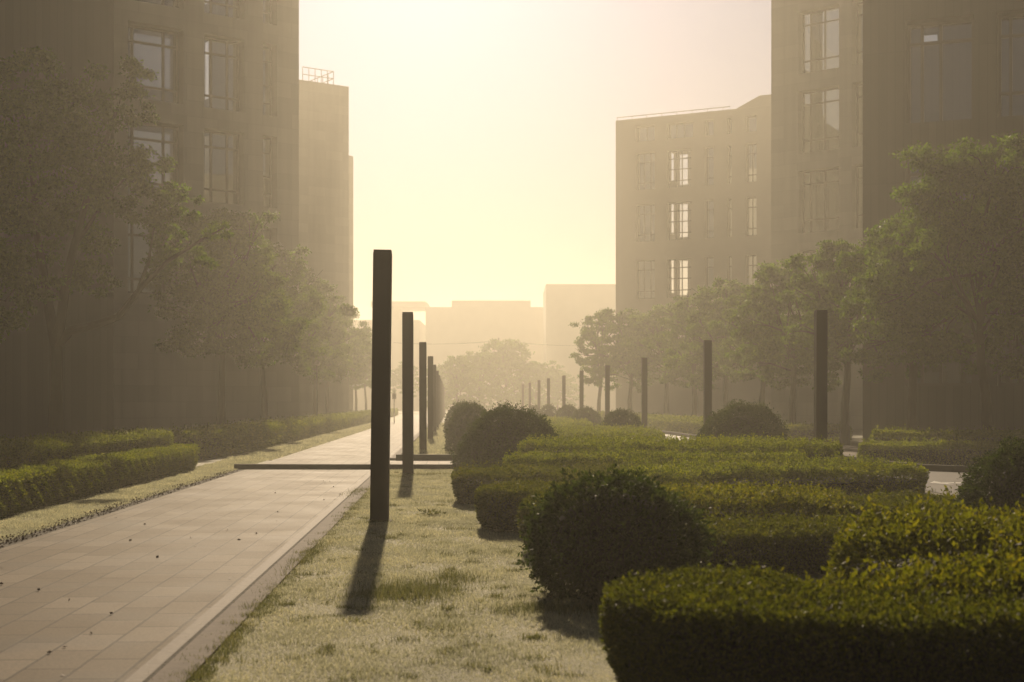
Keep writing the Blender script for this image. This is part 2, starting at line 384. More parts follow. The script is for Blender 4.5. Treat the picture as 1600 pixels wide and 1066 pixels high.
# left, windowed block
ux_ = None
def fr(px, A, B):      # fraction along A-B where a photo column falls
    k = (px - 800) / F; dx, dy = B[0] - A[0], B[1] - A[1]
    return (k * A[1] - A[0]) / (dx - k * dy)
A1, B1 = (-16.6, 55.7, 0), (-9.17, 61.2, 0)
building('office_building', 'tall pale office block with deep windows behind the big left tree', A1, B1, 13, 26, [
    dict(s0=fr(200, A1, B1), s1=fr(287, A1, B1), z=Zs[1:2], vs=(.16, .72), hs=(.2, .78), fw=.1, dep=.5),
    dict(s0=fr(200, A1, B1), s1=fr(287, A1, B1), z=Zs[2:5], vs=(.16, .72), hs=(.2, .78), fw=.1, dep=.5, clear=True, bw=.9, bc=.45, bh=.9, gm='glass_blue'),
    dict(s0=fr(319, A1, B1), s1=fr(382, A1, B1), z=Zs[1:5], vs=(.3, .7), hs=(.2, .78), fw=.08, dep=.5, clear=True, bw=.22, bc=.14, bh=.95),
    dict(s0=fr(411, A1, B1), s1=fr(433, A1, B1), z=Zs[1:5], vs=(), hs=(.2, .45, .78), fw=.06, dep=.5, clear=True, bw=.3, bc=.3, bh=.8),
], 'wall', .75)
A2 = P(440, 133, 97); B2 = P(545, 135, 100)
b2, ux2, in2, L2 = building('office_building', 'windowless pale block with a rooftop railing behind the windowed left block', (A2.x, A2.y, 0), (B2.x, B2.y, 0), 16, 23.5, [], 'wall')
rl = MB()
for s in np.linspace(L2 - 3.4, L2 - 1.0, 6): p = ux2 * s + in2 * .4; rl.tube([p + Vector((0, 0, 23.5)), p + Vector((0, 0, 24.5))], .025, 5)
for k in range(5): p = ux2 * (L2 - 1.0) + in2 * (.4 + k * .8); rl.tube([p + Vector((0, 0, 23.5)), p + Vector((0, 0, 24.5))], .025, 5)
for z in (24.0, 24.5):
    rl.tube([ux2 * (L2 - 3.4) + in2 * .4 + Vector((0, 0, z)), ux2 * (L2 - 1) + in2 * .4 + Vector((0, 0, z))], .03, 5)
    rl.tube([ux2 * (L2 - 1) + in2 * .4 + Vector((0, 0, z)), ux2 * (L2 - 1) + in2 * 4 + Vector((0, 0, z))], .03, 5)
rl.build('railing', 'metal', b2)
A3 = P(520, 243, 119); B3 = P(552, 243, 122)
building('office_building', 'sliver of a lower block past the railed block on the left', (A3.x, A3.y, 0), (B3.x, B3.y, 0), 14, 22.4, [], 'wall')
# right side
A4 = P(962, 188, 108); B4 = P(1245, 160, 101.6); A4.z = B4.z = 0; a4, b4 = tuple(A4), tuple(B4)
w4 = [(8.0 - 2.9, 8.0), (12.0 - 2.9, 12.0), (16.2 - 2.8, 16.2), (20.1 - 2.8, 20.1)]
b4r, ux4, in4, L4 = building('office_building', 'hazy mid rise block with a gently ridged roof on the right of the street', a4, b4, 13, 22.7, [
    dict(s0=fr(993, a4, b4), s1=fr(1023, a4, b4), z=w4, vs=(.35, .7), hs=(.2, .75)),
    dict(s0=fr(1042, a4, b4), s1=fr(1080, a4, b4), z=w4, vs=(.3, .55, .8), hs=(.2, .5, .78), clear=True, bw=.9, gm='glass_clear'),
    dict(s0=fr(1101, a4, b4), s1=fr(1115, a4, b4), z=w4, hs=(.2, .75)),
    dict(s0=fr(1136, a4, b4), s1=fr(1143, a4, b4), z=w4, hs=(.2, .75)),
    dict(s0=fr(1165, a4, b4), s1=fr(1182, a4, b4), z=w4, vs=(.5,), hs=(.2, .75)),
    dict(s0=fr(993, a4, b4), s1=fr(1023, a4, b4), z=[(20.95, 22.1)], vs=(.5,)),
    dict(s0=fr(1042, a4, b4), s1=fr(1083, a4, b4), z=[(20.95, 22.1)], vs=(.3, .6)),
    dict(s0=fr(1101, a4, b4), s1=fr(1115, a4, b4), z=[(20.95, 22.1)]),
    dict(s0=fr(1136, a4, b4), s1=fr(1143, a4, b4), z=[(20.95, 22.1)]),
    dict(s0=fr(1165, a4, b4), s1=fr(1182, a4, b4), z=[(20.95, 22.1)]),
], 'wall_far', .6)
rg = MB(); s1 = fr(1150, a4, b4) * L4; s2 = fr(1187, a4, b4) * L4
k = 0
for d in (.002, 8.0):
    for s, z in ((s1, 22.71), (s2, 23.5), (s2 + 1, 23.5), (L4, 23.1), (L4, 22.71)): rg.v.append(tuple(ux4 * s + in4 * d + Vector((0, 0, z))))
rg.f = [(0, 4, 3, 2, 1), (5, 6, 7, 8, 9)] + [(i, (i + 1) % 5, 5 + (i + 1) % 5, 5 + i) for i in range(5)]
rg.build('roof_ridge', 'wall_far', b4r)
rl = MB(); rl.tube([in4 * .2 + Vector((0, 0, 22.95)), ux4 * (s1 - .5) + in4 * .2 + Vector((0, 0, 22.95))], .03, 5)
for s in np.arange(0, s1, 1.2): rl.tube([ux4 * (s + .05) + in4 * .2 + Vector((0, 0, 22.7)), ux4 * (s + .05) + in4 * .2 + Vector((0, 0, 22.95))], .02, 4)
rl.build('railing', 'metal', b4r)
A5 = P(1205, 0, 70.6); B5 = P(1375, 0, 66.8); a5 = (A5.x, A5.y, 0); b5 = (B5.x, B5.y, 0)
building('office_building', 'tall block with one column of bright cross barred windows on the right', a5, b5, 4.6, 22.2, [
    dict(s0=fr(1247, a5, b5), s1=fr(1311, a5, b5), z=Zs[1:5], vs=(.2, .55), hs=(.22, .8), clear=True, bw=1.7, bh=1.35, dep=.45, gm='glass_smoke', fw=.07),
    dict(s0=fr(1331, a5, b5), s1=fr(1362, a5, b5), z=Zs[1:5], vs=(.5,), hs=(.22, .8), dep=.45),
], 'wall', .7)
A6 = P(1348, 0, 42.7); B6 = P(1800, 0, 39.7); a6 = (A6.x, A6.y, 0); b6 = (B6.x, B6.y, 0)
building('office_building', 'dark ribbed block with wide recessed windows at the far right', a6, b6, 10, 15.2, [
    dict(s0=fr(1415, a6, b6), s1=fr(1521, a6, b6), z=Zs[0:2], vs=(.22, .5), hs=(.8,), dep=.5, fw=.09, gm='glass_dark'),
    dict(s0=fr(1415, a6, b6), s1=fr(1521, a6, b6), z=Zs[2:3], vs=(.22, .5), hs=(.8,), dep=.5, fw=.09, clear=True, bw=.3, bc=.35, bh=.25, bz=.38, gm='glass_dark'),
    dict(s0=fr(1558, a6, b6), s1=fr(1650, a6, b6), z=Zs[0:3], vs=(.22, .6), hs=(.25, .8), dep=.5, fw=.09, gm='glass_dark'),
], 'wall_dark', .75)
# far buildings closing the street
def far_block(label, x0, x1, y, Y, dep=20, extra=None):
    a = P(x0, y, Y); b_ = P(x1, y, Y); root = tag(empty('distant_building', (a.x, Y, 0)), label, 'building')
    mb = MB().box(0, 0, 0, b_.x - a.x, dep, a.z); mb.build('wall', 'wall_far', root)
    return root, a, b_
r_, a, b_ = far_block('broad flat roofed building fading into haze at the end of the street', 665, 853, 480, 250)
w_ = MB().box(4.5, 2, a.z + .003, 18.5, 12, a.z + 1.3); w_.build('penthouse', 'wall_far', r_)
r_, a, b_ = far_block('tall hazy slab beside the right hand mid rise at the street end', 853, 985, 444, 225)
r_, a, b_ = far_block('hazy low building with a projecting roof slab at the street end on the left', 548, 655, 500, 262)
c_ = MB().box(4, -3, a.z + 2.2, 14.0, 10, a.z + 3.2); c_.box(4.2, 0, a.z + .003, 9, 8, a.z + 2.19); c_.build('roof_canopy', 'wall_far', r_)

# ------------------------------------------------------------------ steel posts in two rows
ORD = ['nearest', 'second', 'third', 'fourth', 'fifth', 'sixth', 'seventh', 'eighth', 'ninth', 'tenth', 'eleventh', 'twelfth', 'thirteenth', 'fourteenth', 'fifteenth', 'sixteenth']
PH, PW = 2.86, .193
def post_mesh():
    mb = MB(); h = PW / 2
    mb.prism([(-h + .006, -h), (h - .006, -h), (h, -h + .006), (h, h - .006), (h - .006, h), (-h + .006, h), (-h, h - .006), (-h, -h + .006)], .012, PH - .03)
    mb.box(-h + .004, -h + .004, PH - .029, h - .004, h - .004, PH, ch=.006)
    return mb
pm = None
def post(x, y, label, group, lean=0, rz=-.0):
    global pm
    if pm is None:
        o = post_mesh().build('steel_post', 'steel'); pm = o
        bpl = MB().box(-.13, -.13, 0, .13, .13, .012); bq = bpl.build('base_plate', 'dark_stone', o); post.base = bq
    else:
        o = pm.copy(); C.objects.link(o); c = post.base.copy(); C.objects.link(c); c.parent = o
    o.location = (x, y, 0); o.rotation_euler = (0, lean, rz)
    return tag(o, label, 'post', group)
LP = [(15.0, 593), (25.2, 637.5), (37.6, 661), (48.9, 672.5)]
lp = [((px - 800) / F * Y, Y) for Y, px in LP] + [(S(-.70, v).x, v) for v in (59.6, 71, 82, 93, 104, 116, 127, 139, 151, 163)]
for i, (x, y) in enumerate(lp):
    post(x, y, f'dark square steel post, {ORD[i]} in the row between path and lawn' if i else 'nearest and tallest looking dark steel post standing on the dewy lawn', 'dark posts lining the left path', .012 if i == 0 else rnd.uniform(-.003, .003), rz=.04)
rp_ = [(1282, 24.7), (1106, 36.5), (1007, 50.4), (949, 60.6), (908.5, 70), (881, 83), (857, 92), (842, 99.5), (828, 112), (817, 123)]
for i, (px, Y) in enumerate(rp_):
    post((px - 800) / F * Y, Y, f'dark square steel post behind the hedges, {ORD[i]} in the right row', 'dark posts lining the right road', rnd.uniform(-.003, .003), rz=.04)

# ------------------------------------------------------------------ hedges
def chaikin(poly, n_=2):
    for _ in range(n_):
        q = []
        for i in range(len(poly)):
            a, b_ = poly[i], poly[(i + 1) % len(poly)]
            q += [(a[0] * .8 + b_[0] * .2, a[1] * .8 + b_[1] * .2), (a[0] * .2 + b_[0] * .8, a[1] * .2 + b_[1] * .8)]
        poly = q
    return poly
def inside(px, py, poly):
    c = np.zeros(len(px), bool); n_ = len(poly)
    for i in range(n_):
        x0, y0 = poly[i]; x1, y1 = poly[(i + 1) % n_]
        if y0 == y1: continue
        k = ((y0 > py) != (y1 > py)) & (px < (x1 - x0) * (py - y0) / (y1 - y0) + x0); c ^= k
    return c
def hump(x, y, k=0):   # gentle unevenness of clipped tops
    return .45 * np.sin(x * 2.3 + k) * np.cos(y * 1.9 + k * 2) + .3 * np.sin(x * 5.1 + y * 4.2 + k) + .4 * np.sin(x * 13 + k + 2 * np.sin(y * 5)) * np.sin(y * 11 + 2 * np.sin(x * 4)) + .3 * np.sin(x * 27 + y * 7) * np.sin(y * 24 - x * 9)
def hedge(label, poly, H, leaf, cover, shoots=0, m='hedge_leaf', group=None, amp=.03, kk=None, cat='hedge', z0=0, name='clipped_hedge', shoot_h=.11, rise=None):
    kk = rnd.uniform(0, 6) if kk is None else kk; amp *= 1.5
    poly = chaikin([tuple(p[:2]) for p in poly], 2)
    cx = sum(p[0] for p in poly) / len(poly); cy_ = sum(p[1] for p in poly) / len(poly)
    ar_ = sum(poly[i][0] * poly[(i + 1) % len(poly)][1] - poly[(i + 1) % len(poly)][0] * poly[i][1] for i in range(len(poly))) / 2
    if ar_ < 0: poly = poly[::-1]; ar_ = -ar_
    A = np.array(poly); Bn = np.roll(A, -1, 0); E = Bn - A; el = np.linalg.norm(E, axis=1); per = el.sum()
    dens = cover * 1.9 / (leaf * leaf * .5)
    parts = []
    # dark inner body of branches
    ins = .06 + leaf * .6
    N = np.stack([E[:, 1], -E[:, 0]], 1) / np.maximum(el, 1e-9)[:, None]; Nv = unit(N + np.roll(N, 1, 0)); core = A - Nv * ins
    ntop = int(ar_ * dens * 1.25) ; xs = rng.uniform(A[:, 0].min(), A[:, 0].max(), ntop * 3); ys = rng.uniform(A[:, 1].min(), A[:, 1].max(), ntop * 3)
    k = inside(xs, ys, poly); xs, ys = xs[k][:ntop], ys[k][:ntop]
    # distance to edge for rounding of the shoulder
    def edist(x, y):
        d = np.full(len(x), 9.)
        for a, e, l_ in zip(A, E, el):
            t = np.clip(((x - a[0]) * e[0] + (y - a[1]) * e[1]) / max(l_ * l_, 1e-9), 0, 1)
            d = np.minimum(d, np.hypot(x - a[0] - t * e[0], y - a[1] - t * e[1]))
        return d
    d = edist(xs, ys); rr = .07; fall = np.where(d < rr, rr - np.sqrt(np.maximum(rr * rr - (rr - d) ** 2, 0)), 0)
    zt = H + amp * hump(xs, ys, kk) - fall
    def lift(x):      # one end grows up gradually
        t_ = np.clip((x - rise[0]) / (rise[1] - rise[0]), 0, 1); return (rise[2] - H) * (1 - t_ * t_ * (3 - 2 * t_))
    if rise: zt = zt + lift(xs)
    depth = rng.exponential(.018 + leaf * .35, len(xs))
    pts = np.stack([xs, ys, zt - depth], 1); up = np.tile([0, 0, 1.], (len(xs), 1))
    parts.append((*leaf_arrays(pts, leaf, up, .9), 0))
    ns = int(per * H * dens * 1.1)
    ei = rng.choice(len(A), ns, p=el / per); t = rng.uniform(0, 1, ns); q = A[ei] + E[ei] * t[:, None]
    z = rng.uniform(.01, 1, ns) * (H - .02); wob = .02 * np.sin(q[:, 0] * 6 + z * 9 + kk) + .015 * np.sin(q[:, 1] * 14 + z * 17)
    low = np.clip(.12 - z, 0, .12) * .5
    if rise: z = z * (H + lift(q[:, 0])) / H
    q = q + N[ei] * (wob - rng.exponential(.018 + leaf * .35, ns) - low)[:, None]
    parts.append((*leaf_arrays(np.column_stack([q, z]), leaf, np.column_stack([N[ei], np.full(ns, .25)]), .8), 0))
    if shoots:
        n2 = int(ar_ * shoots); i = rng.integers(0, len(xs), n2)
        for j in range(5):
            hgt = rng.uniform(.1, 1, n2) * shoot_h * (1 + .6 * hump(xs[i] * 1.5, ys[i] * 1.5, kk))
            pts = np.stack([xs[i] + rng.normal(0, .006, n2), ys[i] + rng.normal(0, .006, n2), zt[i] + np.abs(hgt) * (j + 1) / 5], 1)
            parts.append((*leaf_arrays(pts, leaf * 1.1, np.tile([0, 0, 1.], (n2, 1)), .8), 0))
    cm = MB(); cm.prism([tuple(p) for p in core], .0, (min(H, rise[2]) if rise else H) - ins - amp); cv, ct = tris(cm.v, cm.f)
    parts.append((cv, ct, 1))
    V, T, mi = merge(parts); V[:, 0] -= cx; V[:, 1] -= cy_
    me = npmesh(name, V, T, mi); o = link(name, me, None, None, [m, 'twig']); o.location = (cx, cy_, z0)
    return tag(o, label, cat, group)
def rect(x0, y0, x1, y1, sk=0.0): return [(x0, y0), (x1, y0 + sk), (x1, y1 + sk), (x0, y1)]
NL = 'hedge_leaf_near'
hedge('lowest front hedge filling the bottom right corner', [(.40, 5.9), (.72, 5.2), (2.0, 5.03), (3.6, 4.85), (3.6, 5.55), (1.3, 5.85), (1.3, 6.5), (.95, 6.75), (.42, 6.3)], .47, .022, 1.8, 200, 'hedge_leaf_clipped', amp=.009, shoot_h=.035)
hedge('shaggy hedge with upright new shoots just behind the front hedge', [(1.12, 6.05), (1.35, 5.8), (3.8, 5.5), (3.8, 6.35), (1.5, 6.45)], .54, .03, 1.5, 420, NL, amp=.03, shoot_h=.10, rise=(1.05, 2.2, .43))
hedge('raised shaggy hedge with yellow shoots left of the right edge bush', [(1.6, 7.05), (4.4, 6.8), (4.6, 8.5), (1.9, 8.3)], .58, .032, 1.5, 360, NL, amp=.045, shoot_h=.12, rise=(1.5, 2.3, .50))
hedge('low dark hedge running right from behind the near round bush', [(1.0, 10.3), (3.3, 10.3), (4.6, 10.0), (4.6, 11.2), (3, 11.7), (1.0, 11.7)], .30, .026, 1.6, 140, 'hedge_leaf_clipped', amp=.022)
hedge('hedge end peeking out left of the near round bush', [(.03, 11.4), (1.5, 11.4), (1.5, 12.9), (.2, 12.9)], .44, .028, 1.5, 80, 'hedge_leaf_clipped')
hedge('squared hedge block whose left end stands on the lawn', [(-.34, 13.7), (.1, 13.55), (1.4, 13.7), (1.4, 15.0), (-.3, 15.0)], .41, .028, 1.5, 60, 'hedge_leaf_clipped', amp=.015)
hedge('low hedge with ragged top behind the near round bush on the right', [(1.0, 12.9), (3.1, 12.6), (3.2, 14.4), (1.2, 15.6)], .34, .034, 1.5, 260, NL, amp=.045, shoot_h=.11)
hedge('thin low hedge leading to the right edge bush', [(3.3, 13.6), (4.7, 13.6), (4.7, 15.6), (3.2, 15.6)], .24, .032, 1.4, 30, 'hedge_leaf_clipped')
hedge('rounded hedge end on the lawn in front of the broad dome bush', [(-.74, 17.6), (-.5, 17.2), (1.9, 17.3), (1.9, 19.3), (-.2, 19.6), (-.72, 18.9)], .37, .031, 1.4, 60, 'hedge_leaf_clipped')
hedge('hedge with tufted right end beside the asphalt road', [(1.3, 16.3), (3.0, 18.3), (5.5, 18.6), (5.6, 19.8), (3.6, 20.3), (1.9, 19.2), (1.2, 17.5)], .37, .034, 1.4, 200, amp=.05, shoot_h=.13)
hedge('long hedge tier just in front of the tallest tier', [(-.12, 19.7), (4.1, 19.8), (4.4, 21.2), (-.1, 21.2)], .47, .034, 1.4, 170, amp=.04, shoot_h=.10)
hedge('tallest long hedge tier hiding the foot of the nearest right post', [(.0, 21.6), (4.9, 21.5), (5.3, 22.6), (4.9, 24.2), (2, 25.4), (.3, 25)], .58, .036, 1.4, 170, amp=.04, shoot_h=.10)
hedge('flat hedge in the middle distance right of the dome bushes', [(.9, 34), (3.9, 33.5), (3.8, 44), (.6, 44)], .50, .055, 1.3, 20, amp=.03)
hedge('faint flat hedge farthest down the centre bed', [(-.3, 50), (3.2, 50), (2.6, 70), (-.8, 70)], .50, .08, 1.3, 8, amp=.03)
# left: two tiers, then the long one beyond the crossing
hedge('front lower tier of the hedge along the left path edge', [S(-4.85, 8), S(-4.8, 20), S(-4.72, 27.3), S(-5.3, 27.3), S(-5.5, 20), S(-5.6, 8)], .43, .034, 1.4, 70, 'hedge_leaf', amp=.025, shoot_h=.04)
hedge('back upper tier of the hedge beside the left path', [S(-5.65, 8), S(-5.5, 20), S(-5.3, 28.6), S(-6.6, 28.6), S(-6.8, 20), S(-7, 8)], .68, .036, 1.4, 90, 'hedge_leaf', amp=.035, shoot_h=.06)
hedge('long hedge beyond the stone bar receding left of the path', [S(-5.0, 31), S(-5.1, 70), S(-5.3, 150), S(-6.4, 150), S(-6.7, 31)], .60, .07, 1.25, 10, 'hedge_leaf', amp=.04)
# right side of the road
hedge('front tier of the hazy hedge across the road on the right', [(6.95, 28.6), (8.3, 27.9), (11.5, 27.6), (11.5, 29.2), (7.3, 29.8)], .43, .042, 1.35, 30, amp=.03)
hedge('back tier of the hazy hedge across the road on the right', [(7.7, 30.2), (12, 29.6), (12, 31.2), (7.9, 31.4)], .62, .045, 1.35, 30, amp=.03)
hedge('short hazy hedge block beyond the paved opening on the right', [(8.5, 43.6), (10.6, 43.6), (10.6, 47), (8.7, 47)], .52, .06, 1.3, 10, amp=.03)
hedge('long faint hedge along the far side of the right road', [S(9.4, 49), S(11.5, 49), S(11.3, 130), S(9.3, 130)], .55, .09, 1.2, 5, amp=.04)

# ------------------------------------------------------------------ clipped round bushes
def dome(label, x, y, rx, ry, H, leaf, cover=1.6, under=0.0, m='bush_leaf', group='clipped round bushes among the hedges', seed=0, rag=1.0):
    """rounded bush; under>0: sides tuck in towards the foot"""
    n_ = int(4.2 * rx * (rx + H) * cover / (leaf * leaf * .5) * 2.6)
    u = rng.uniform(0, 2 * math.pi, n_); c = rng.uniform(-under, 1, n_)        # sine of height angle
    s_ = np.sqrt(1 - np.clip(c, -1, 1) ** 2)
    d = np.stack([s_ * np.cos(u), s_ * np.sin(u), c], 1)
    k = seed * 1.7
    bump = 1 + .05 * np.sin(u * 3 + k + c * 4) + .035 * np.sin(u * 7 + k + c * 9) + .03 * np.sin(u * 13 + c * 17 + k) + .025 * np.sin(u * 29 + k) * np.sin(c * 31 + u * 5)
    zc = H * under / (1 + under); hz = H - zc
    gx, gy, gz = d[:, 0], d[:, 1], d[:, 2]
    tf_ = np.sin(gx * 17 + 3 * np.sin(gz * 7 + k)) * np.sin(gy * 19 + k) * np.sin(gz * 21 + 2 * np.sin(gx * 9)) ; bump = bump + .16 * np.maximum(tf_ - .15, 0) * rag
    r = bump - rng.exponential(.045, n_)
    tuft = (rng.uniform(0, 1, n_) < .06) * rng.uniform(0, .12, n_); r = r + tuft
    p = d * r[:, None]; pts = np.stack([p[:, 0] * rx, p[:, 1] * ry, zc + p[:, 2] * hz], 1)
    pts[:, 2] = np.maximum(pts[:, 2], .01)
    parts = [(*leaf_arrays(pts, leaf, d, .9), 0)]
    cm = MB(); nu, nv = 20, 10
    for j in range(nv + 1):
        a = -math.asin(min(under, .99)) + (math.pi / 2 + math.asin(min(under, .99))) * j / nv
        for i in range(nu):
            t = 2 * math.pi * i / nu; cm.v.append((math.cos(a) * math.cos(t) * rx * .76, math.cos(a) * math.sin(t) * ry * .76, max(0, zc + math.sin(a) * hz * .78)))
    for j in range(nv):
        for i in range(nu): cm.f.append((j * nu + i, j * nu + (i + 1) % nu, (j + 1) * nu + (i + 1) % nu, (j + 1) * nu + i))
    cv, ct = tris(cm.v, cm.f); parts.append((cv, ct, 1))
    if under:
        st = MB()
        for q in range(6):
            a = q * 1.05; st.tube([(.03 * math.cos(a), .03 * math.sin(a), 0), (.12 * math.cos(a), .12 * math.sin(a), zc * .6), (.3 * math.cos(a), .3 * math.sin(a), zc * 1.2)], [.014, .011, .007], 5)
        cv, ct = tris(st.v, st.f); parts.append((cv, ct, 1))
    V, T, mi = merge(parts); me = npmesh('round_bush', V, T, mi)
    o = link('round_bush', me, None, None, [m, 'twig']); o.location = (x, y, 0)
    return tag(o, label, 'bush', group)
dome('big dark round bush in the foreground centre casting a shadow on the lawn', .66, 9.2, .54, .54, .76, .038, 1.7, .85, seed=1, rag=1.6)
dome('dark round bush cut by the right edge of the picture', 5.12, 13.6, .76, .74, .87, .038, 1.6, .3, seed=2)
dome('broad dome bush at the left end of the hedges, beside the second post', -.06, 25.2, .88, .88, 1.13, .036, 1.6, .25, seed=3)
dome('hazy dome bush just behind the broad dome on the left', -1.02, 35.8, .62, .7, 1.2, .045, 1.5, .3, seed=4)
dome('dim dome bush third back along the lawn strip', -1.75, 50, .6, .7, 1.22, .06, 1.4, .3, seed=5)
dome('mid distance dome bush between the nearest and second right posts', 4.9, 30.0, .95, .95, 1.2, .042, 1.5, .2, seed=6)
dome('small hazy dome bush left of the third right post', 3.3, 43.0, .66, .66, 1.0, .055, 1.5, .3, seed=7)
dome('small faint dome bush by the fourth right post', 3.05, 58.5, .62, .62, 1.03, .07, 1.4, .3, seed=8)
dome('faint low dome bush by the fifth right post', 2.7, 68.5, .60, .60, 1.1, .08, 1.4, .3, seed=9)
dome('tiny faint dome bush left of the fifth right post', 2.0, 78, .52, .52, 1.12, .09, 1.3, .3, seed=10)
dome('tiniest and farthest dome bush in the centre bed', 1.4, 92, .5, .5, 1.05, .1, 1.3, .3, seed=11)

# ------------------------------------------------------------------ trees
def blob_leaves(c, r, n_, leaf, squash=.75):
    """leaf clumps spread through one lobe of a crown"""
    nc = max(9, int(n_ / 200)); d = unit(rng.normal(size=(nc, 3))); cc = d * (rng.uniform(.35, 1.0, nc) ** .6)[:, None]
    ids = rng.integers(0, nc, n_); p = cc[ids] + rng.normal(0, .105, (n_, 3)) * np.array([1.25, 1.25, .7])
    p = p * np.array([r, r, r * squash]); return p + np.array(c)
def tree(name, label, base, blobs, limbs, trunk, leaf, per, group, m='tree_leaf', twigs=True):
    """base: world point; blobs: (dx,dy,z,r); limbs: explicit point lists; trunk: points + radii"""
    root = tag(empty(name, base), label, 'tree', group)
    tb = MB(); tb.tube(trunk[0], trunk[1], 10)
    top = Vector(trunk[0][-1])
    for pts, rad in limbs: tb.tube(pts, rad, 6)
    r2 = random.Random(len(blobs))
    if twigs:
        fork = Vector(trunk[0][-2])
        for (x, y, z, r) in blobs:
            e = Vector((x, y, z)); st = fork.lerp(top, r2.uniform(0, 1)) ; mid = st.lerp(e, .5) + Vector((r2.uniform(-.3, .3), r2.uniform(-.3, .3), r2.uniform(.0, .35)))
            tb.tube([st, mid, e], [trunk[1][-1] * .6, .04, .018], 5)
            for q in range(4):
                dd = Vector((r2.uniform(-1, 1), r2.uniform(-1, 1), r2.uniform(-.3, .9))) * r * .8
                tb.tube([mid.lerp(e, .5), e + dd * .5, e + dd], [.022, .014, .007], 4)
    tb.build('trunk', 'bark', root)
    V = []; T = []; k = 0; pp = []
    for (x, y, z, r) in blobs: pp.append(blob_leaves((x, y, z), r, int(per * r * r), leaf))
    pts = np.concatenate(pp); dirs = np.tile([0, 0, -.3], (len(pts), 1))
    V, T = leaf_arrays(pts, leaf * 1.2, dirs, .6, .5)
    link('crown', npmesh('crown', V, T), m, root)
    return root
# big left tree with a long limb reaching over to the right
Y1 = 28.7; bx = P(86, 727, Y1).x
def loc1(px, py, dy=0): p = P(px, py, Y1 + dy); return (p.x - bx, p.y - Y1, p.z)
bl = []
for (px, py, r, dy) in [(28, 105, .75, 1), (-30, 160, 1.0, 0), (60, 200, 1.1, -.6), (128, 165, .85, .8), (190, 128, .62, 0), (215, 175, .45, -.5), (150, 235, 1.0, 0), (70, 300, 1.2, .6), (225, 250, .5, .6),
                        (185, 300, .8, -.6), (10, 360, 1.0, 0), (120, 375, .9, .8), (235, 330, .62, 0), (285, 305, .42, .4), (285, 350, .5, -.4), (335, 362, .3, 0), (320, 400, .28, .3), (250, 395, .45, .5),
                        (60, 430, .8, -.5), (150, 445, .5, .2), (-40, 300, 1.1, 1), (0, 470, .6, .6)]:
    p = loc1(px, py, dy); bl.append((*p, r))
limbs = [([loc1(88, 540), loc1(110, 517), loc1(150, 508), loc1(185, 495), loc1(220, 450), loc1(262, 408), loc1(320, 372), loc1(350, 356)], [.11, .1, .085, .075, .06, .045, .025, .012]),
         ([loc1(215, 455), loc1(232, 410), loc1(240, 360, .3), loc1(250, 330, .4)], [.045, .035, .02, .01]),
         ([loc1(88, 545), loc1(75, 470, .3), loc1(60, 380, .3), loc1(50, 260, .3), loc1(30, 140, .5)], [.12, .1, .08, .05, .02]),
         ([loc1(90, 535), loc1(105, 430, -.3), loc1(130, 330, -.3), loc1(165, 220, -.2), loc1(190, 150, 0)], [.11, .09, .07, .045, .015]),
         ([loc1(120, 380, -.3), loc1(160, 320, .2), loc1(210, 260, .4)], [.05, .035, .012])]
tree('camphor_tree', 'large dark tree with a long limb curving out to the right, before the left blocks', (bx, Y1, 0), bl, limbs,
     ([(0, 0, 0), (.02, 0, 1.0), loc1(88, 620), loc1(88, 540)], [.17, .145, .13, .12]), .085, 4600, 'trees along the left path', 'camphor_leaf', twigs=False)
def generic(seed, H, cr, n_=13, leaf=.11, per=900, low=.42):
    r2 = random.Random(seed); bl = []
    for i in range(n_):
        t = i / n_; z = H * (low + (1 - low) * t) ; prof = math.sin(math.pi * min(1, .18 + .82 * t) ** .9) ** .6 if t < .97 else .2
        rr = cr * max(.15, prof) * r2.uniform(.35, .8); a = i * 2.4 + r2.uniform(-.4, .4); r = cr * r2.uniform(.28, .42)
        bl.append((rr * math.cos(a), rr * math.sin(a), min(z, H - r * .7), r))
    for i in range(3): bl.append((r2.uniform(-.5, .5), r2.uniform(-.5, .5), H * r2.uniform(.55, .85), cr * .4))
    lean = r2.uniform(-.2, .2)
    tr = ([(0, 0, 0), (lean * .3, .05, H * .2), (lean, 0, H * low * .85), (lean * 1.1, 0, H * .62)], [.15, .12, .10, .06])
    return bl, [], tr
protos = []
def dup_tree(src, loc, rz, s, label, group):
    c = src.copy(); C.objects.link(c); c.location = loc; c.rotation_euler = (0, 0, rz); c.scale = s
    tag(c, label, 'tree', group)
    for ch in src.children:
        d = ch.copy(); C.objects.link(d); d.parent = c
    return c
GL, GR = 'trees along the left path', 'trees along the right road'
def t_at(name, label, px, Y, seed, H, cr, group, leaf, per, n_=13, low=.42):
    p = P(px, 700, Y); bl, li, tr = generic(seed, H, cr, n_, leaf, per, low)
    return tree(name, label, (p.x, Y, 0), bl, li, tr, leaf, per * 2.6, group)
ta = t_at('street_tree', 'second tree from the near end of the left row, broad and hazy', 345, 44, 11, 7.3, 2.9, GL, .10, 1100, 16)
tb_ = t_at('street_tree', 'third tree of the left row, crown spreading toward the path', 415, 57, 12, 7.8, 3.1, GL, .12, 850, 15)
tc_ = t_at('street_tree', 'fourth tree of the left row, paler in the haze', 462, 70, 13, 7.9, 3.1, GL, .14, 650, 14)
